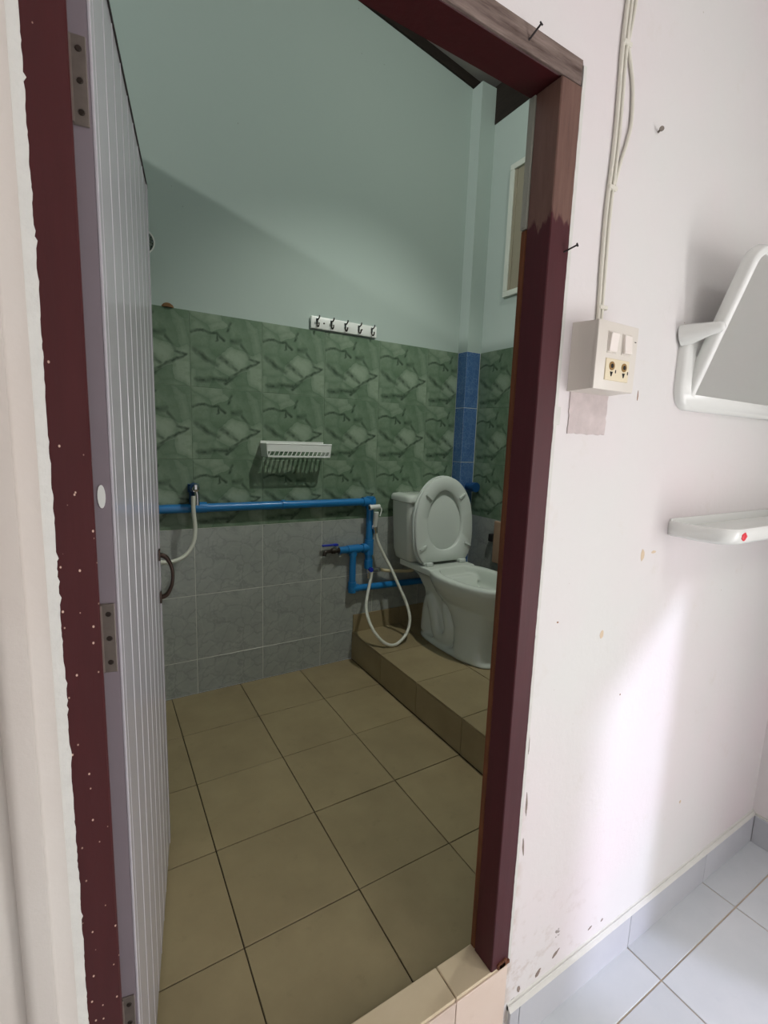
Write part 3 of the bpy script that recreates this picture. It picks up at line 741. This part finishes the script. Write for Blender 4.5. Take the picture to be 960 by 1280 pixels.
# ------------------------------------------------------------------ hook rack
hk = empty('hook_rack', (.89, YB, 1.865), 'white board with five metal hooks on the edge of the green tiles', 'hook rack')
hx0, hx1 = .700, 1.083
part(B().box(hx0, hx1, YB - .011, YBW - .001, 1.838, 1.897, .004, 2), 'board', 'white_plastic', hk, True)
for k in range(5):
    x = hx0 + .032 + k * (hx1 - hx0 - .064) / 4; y = YB - .011
    h = part(B().tube(smooth_path([(x, y, 1.882), (x, y - .014, 1.880), (x, y - .030, 1.888), (x, y - .032, 1.896)], 4), .0032, 8).tube(smooth_path([(x, y, 1.876), (x, y - .003, 1.856), (x, y - .014, 1.845), (x, y - .026, 1.850), (x, y - .028, 1.862)], 4), .0036, 8), 'hook', 'dark_screw', hk, True)
    B().box(x - .006, x + .006, y - .0025, y, 1.860, 1.888, .001).out('hook_plate', 'chrome', h)
for x in (hx0 + .07, hx0 + .29): part(B().tube([(x, YB - .011, 1.868), (x, YB - .0135, 1.868)], .004, 10), 'screw', 'dark_screw', hk, True, 30)

# ------------------------------------------------------------------ wire/plastic basket shelf
bk = empty('soap_basket', (.62, YB, 1.2), 'white slotted plastic basket shelf on the green tiles', 'basket')
q0, q1 = px(328, 573, 'y', YB - .10), px(407, 575, 'y', YB - .10)
bx0, bx1, by0, by1 = .447, .775, YB - .105, YB
bz0, bz1 = 1.188, 1.253
part(B().box(bx0 - .006, bx1 + .006, by1 - .004, by1, bz0 + .04, bz1 + .012, .0015), 'back_panel', 'white_plastic', bk)
part(B().prism([(bx0, bz0 + .028), (bx1, bz0 + .028), (bx1 + .008, bz1), (bx0 - .008, bz1)], 'y', by0, by0 + .004), 'front_band', 'white_plastic', bk)
fl = B(); n = 15
for k in range(n):
    x = bx0 + .008 + (bx1 - bx0 - .016) * k / (n - 1)
    fl.prism([(x - .005, bz0 + .006), (x - .0005, bz0 + .006), (x + .0105, bz0 + .03), (x + .006, bz0 + .03)], 'y', by0, by0 + .004)
part(fl, 'front_slats', 'white_plastic', bk)
part(B().box(bx0, bx1, by0, by0 + .004, bz0, bz0 + .008), 'front_rail', 'white_plastic', bk)
for s, x in ((-1, bx0), (1, bx1)):
    part(B().rings([[(x + s * .0, by0, bz0), (x, by1, bz0), (x + s * .008, by1, bz1), (x + s * .008, by0, bz1)], [(x - s * .004, by0, bz0), (x - s * .004, by1, bz0), (x + s * .004, by1, bz1), (x + s * .004, by0, bz1)]]), 'end_panel', 'white_plastic', bk)
for k in range(14):
    x = bx0 + .006 + (bx1 - bx0 - .012) * k / 13
    part(B().box(x - .0045, x + .0045, by0 + .003, by1, bz0, bz0 + .005), 'floor_slat', 'white_plastic', bk)
part(B().tube([(bx0 - .008, by0 + .002, bz1), (bx1 + .008, by0 + .002, bz1)], .004, 8), 'rim', 'white_plastic', bk, True)

# ------------------------------------------------------------------ louvre window on the right wall
wn = empty('window_1', (XR, .83, 2.46), 'white framed window with beige panes high on the right bathroom wall', 'window', kind='structure')
wy0, wy1, wz0, wz1 = .585, 1.08, 2.112, 2.80
for y0, y1, z0, z1 in ((wy0, wy1, wz0, wz0 + .03), (wy0, wy1, wz1 - .03, wz1), (wy0, wy0 + .03, wz0 + .03, wz1 - .03), (wy1 - .03, wy1, wz0 + .03, wz1 - .03)):
    part(B().box(XR - .022, XR, y0, y1, z0, z1, .002), 'frame_bar', 'window_frame', wn)
part(B().box(XR - .008, XR, wy0 + .03, wy1 - .03, wz0 + .03, wz1 - .03), 'pane', 'louvre', wn)
for y0, y1 in ((wy0 + .03, wy0 + .045), (wy1 - .045, wy1 - .03), (.825, .84)):
    part(B().box(XR - .014, XR - .004, y0, y1, wz0 + .03, wz1 - .03, .001), 'pane_bead', 'louvre', wn)

# small things at the foot of the right wall and on the tile edge
ob = empty('paper_holder', (XRT, 1.0, .70), 'tan wall holder with a dark slot beside the toilet', 'holder')
part(B().box(XRT - .022, XRT, .90, 1.010, .585, .835, .003), 'holder_box', 'holder', ob)
part(B().box(XRT - .030, XRT, 1.010, 1.045, .708, .752, .003), 'dark_slot', 'hole', ob)
st = empty('pipe_stub', (1.62, YC + .03, .95), 'dark blue capped pipe stub behind the toilet lid', 'pipe stub')
part(B().tube([(1.735, YC, 1.02), (1.735, YC - .06, 1.02)], .024, 16), 'stub', 'blue_pvc_dark', st, True, 30)
part(B().tube([(1.735, YC - .05, 1.02), (1.735, YC - .078, 1.02)], .03, 16), 'cap', 'blue_pvc_dark', st, True, 30)
q = px(210, 381, 'y', YB - .006)
nb = B(); bmesh.ops.create_icosphere(nb.bm, subdivisions=3, radius=1)
for v in nb.bm.verts: v.co = Vector((q.x + v.co.x * .024 * (1 + .1 * math.sin(9 * v.co.y)), YB + .004 + v.co.y * .016, 1.830 + max(0, v.co.z) * .02 - .001))
tag(nb.out('mud_nest', 'mud', None, True), 'small brown mud lump on the top edge of the green tiles', 'nest')

# ------------------------------------------------------------------ switch and socket box
BX0, BX1, BZ0, BZ1, BY = .571, .699, 1.401, 1.529, -.437
sb = empty('switch_box', (.635, YF, 1.465), 'ivory surface box with rocker switches and a twin socket', 'switch box')
part(B().rings([[(BX0 - .004, YF, BZ0 - .003), (BX1 + .004, YF, BZ0 - .003), (BX1 + .004, YF, BZ1 + .003), (BX0 - .004, YF, BZ1 + .003)], [(BX0, BY + .008, BZ0), (BX1, BY + .008, BZ0), (BX1, BY + .008, BZ1), (BX0, BY + .008, BZ1)]]), 'back_box', 'box_plastic', sb)
part(B().box(BX0 - .001, BX1 + .001, BY, BY + .009, BZ0 - .001, BZ1 + .001, .002, 2), 'face_plate', 'box_plastic', sb, True)
for x0, tilt in ((.601, 5), (.647, -5)):
    hous = part(B().box(x0, x0 + .030, BY - .0015, BY + .002, 1.471, 1.512, .0008), 'switch', 'box_plastic', sb)
    r = B().box(-.0125, .0125, -.004, .002, -.018, .018, .0012).xform(Matrix.Translation((x0 + .015, BY - .002, 1.4915)) @ Matrix.Rotation(math.radians(tilt), 4, 'X')).out('rocker', 'switch', hous)
part(B().box(.689, .694, BY - .0006, BY + .001, 1.500, 1.5015), 'indicator_slit', 'hole', sb)
so_ = part(B().box(.600, .676, BY - .002, BY + .002, 1.419, 1.461, .001), 'socket', 'socket', sb, label='yellowed twin socket')
def sub(b, name, mat, par, smooth=False):
    return b.out(name, mat, par, smooth, 30)
for cx in (.619, .659):
    sub(B().tube([(cx, BY - .0018, 1.447), (cx, BY - .0030, 1.447)], .0085, 16), 'socket_ring', 'brass', so_, True)
    sub(B().tube([(cx, BY - .0028, 1.447), (cx, BY - .0034, 1.447)], .0045, 12), 'socket_hole', 'hole', so_, True)
    sub(B().prism([(cx - .0045, 1.436), (cx + .0045, 1.436), (cx + .001, 1.427), (cx - .001, 1.427)], 'y', BY - .0015, BY - .0026), 'socket_hole', 'hole', so_)
    sub(B().box(cx + .012, cx + .0145, BY - .0026, BY - .0015, 1.434, 1.440), 'socket_hole', 'hole', so_)

# ------------------------------------------------------------------ cables above the box
cb = empty('wall_cable', (.64, YF, 1.56), 'cream electric cables clipped up the wall from the switch box', 'cable')
def cab(pts, r, d, nm):
    P = [px(x, y, 'y', YF - d) for x, y in pts]
    part(B().tube(smooth_path(P, 6), r, 10), nm, 'cable', cb, True)
cab([(793, -60), (785, 0), (778, 60), (769, 170), (758, 260), (752, 330), (747, 404)], .0042, .004, 'cable_run')
cab([(798, -60), (790, 0), (783, 60), (774, 170), (763, 262), (757, 330), (751, 404)], .0038, .0038, 'cable_run')
cab([(802, -60), (795, 0), (790, 30), (785, 55)], .0034, .0034, 'cable_loop')
cab([(785, 55), (790, 95), (791, 120), (789, 155), (783, 180), (775, 205), (768, 232)], .0034, .004, 'cable_loop')
for x, y in ((780, 56), (762, 236), (750, 385)):
    p = px(x, y, 'y', YF)
    part(B().box(p.x - .012, p.x + .014, YF - .0095, YF, p.z - .004, p.z + .004, .0015), 'cable_clip', 'cable', cb)

# ------------------------------------------------------------------ tilting mirror
mi = empty('mirror', (1.15, YF, 1.56), 'white plastic framed mirror tilting forward on the wall above the shelf', 'mirror')
part(B().rings([rrect(0, 0, .318, .092, .05, 0, 6), rrect(0, 0, .318, .092, .05, .012, 6), rrect(0, 0, .310, .085, .045, .02, 6)]).xform(Matrix.Translation((1.277, YF, 1.478)) @ Matrix.Rotation(math.radians(90), 4, 'X')), 'back_plate', 'shelf_plastic', mi, True, 50)
PIV = Vector((1.0, YF - .072, 1.571)); TA = math.atan2(.119, .344)
# mirror body local: x right from its left edge, z up from the pivot, y = 0 front, +y back
MW, ZD, ZU, DEP = .56, -.190, .182, .030
MT = Matrix.Translation(PIV) @ Matrix.Rotation(TA, 4, 'X')
def mrect(inset, y, r):
    return [(p[0], y, p[1]) for p in [(a, b) for a, b, _ in rrect(MW / 2, (ZD + ZU) / 2, MW / 2 - inset, (ZU - ZD) / 2 - inset, max(r - inset, .004), 0, 6)]]
part(B().rings([mrect(.006, DEP, .042), mrect(0, DEP - .008, .042), mrect(0, .006, .042), mrect(.005, 0, .042), mrect(.017, -.001, .042), mrect(.021, .004, .042)], cap0=True, cap1=True).xform(MT), 'frame', 'shelf_plastic', mi, True, 50)
part(B().rings([mrect(.020, .0035, .042), mrect(.020, .0012, .042)]).xform(MT), 'glass', 'mirror', mi)
for x in (.975, 1.585):
    part(B().tube([(x - .008, YF, 1.560), (x - .004, YF - .02, 1.563), (x + .003, YF - .055, 1.569), (x + .006, YF - .078, 1.571), (x + .007, YF - .086, 1.572)], [.027, .0235, .0155, .012, .006], 18), 'pivot_arm', 'shelf_plastic', mi, True, 60)

# ------------------------------------------------------------------ wall shelf below the mirror
sf = empty('wall_shelf', (1.22, YF, 1.09), 'white moulded plastic shelf on the wall below the mirror', 'shelf')
def dshape(g, z):
    P = [(1.012 - g * .6, YF), (1.004 - g, YF - .02), (.996 - g, YF - .06), (1.000 - g, YF - .10)]
    for k in range(1, 7):
        a = math.radians(90 * k / 6); P.append((1.06 - (.06 + g) * math.cos(a), YF - .10 - (.052 + g) * math.sin(a)))
    P += [(1.64 - (x - 1.0), y) for x, y in P[::-1]]
    return [(x, min(y, YF), z) for x, y in P]
part(B().rings([dshape(-.03, 1.062), dshape(-.008, 1.066), dshape(0, 1.074), dshape(.001, 1.098), dshape(-.003, 1.104), dshape(-.010, 1.104), dshape(-.018, 1.090), dshape(-.035, 1.088)]), 'tray', 'shelf_plastic', sf, True, 50)
part(B().box(1.014, 1.626, YF - .006, YF, 1.07, 1.110, .002, 2), 'wall_lip', 'shelf_plastic', sf, True)
q = px(931, 671, 'y', YF - .153)
rb = B(); bmesh.ops.create_icosphere(rb.bm, subdivisions=3, radius=1)
for v in rb.bm.verts: v.co = Vector((q.x + v.co.x * .0135 * (1 + .15 * math.sin(5 * v.co.z + 2 * v.co.x)), q.y + .001 + v.co.y * .003, q.z + v.co.z * .0095 * (1 + .2 * math.cos(3 * v.co.x))))
part(rb, 'red_blob', 'red', sf, True, label='bright red wax blob')
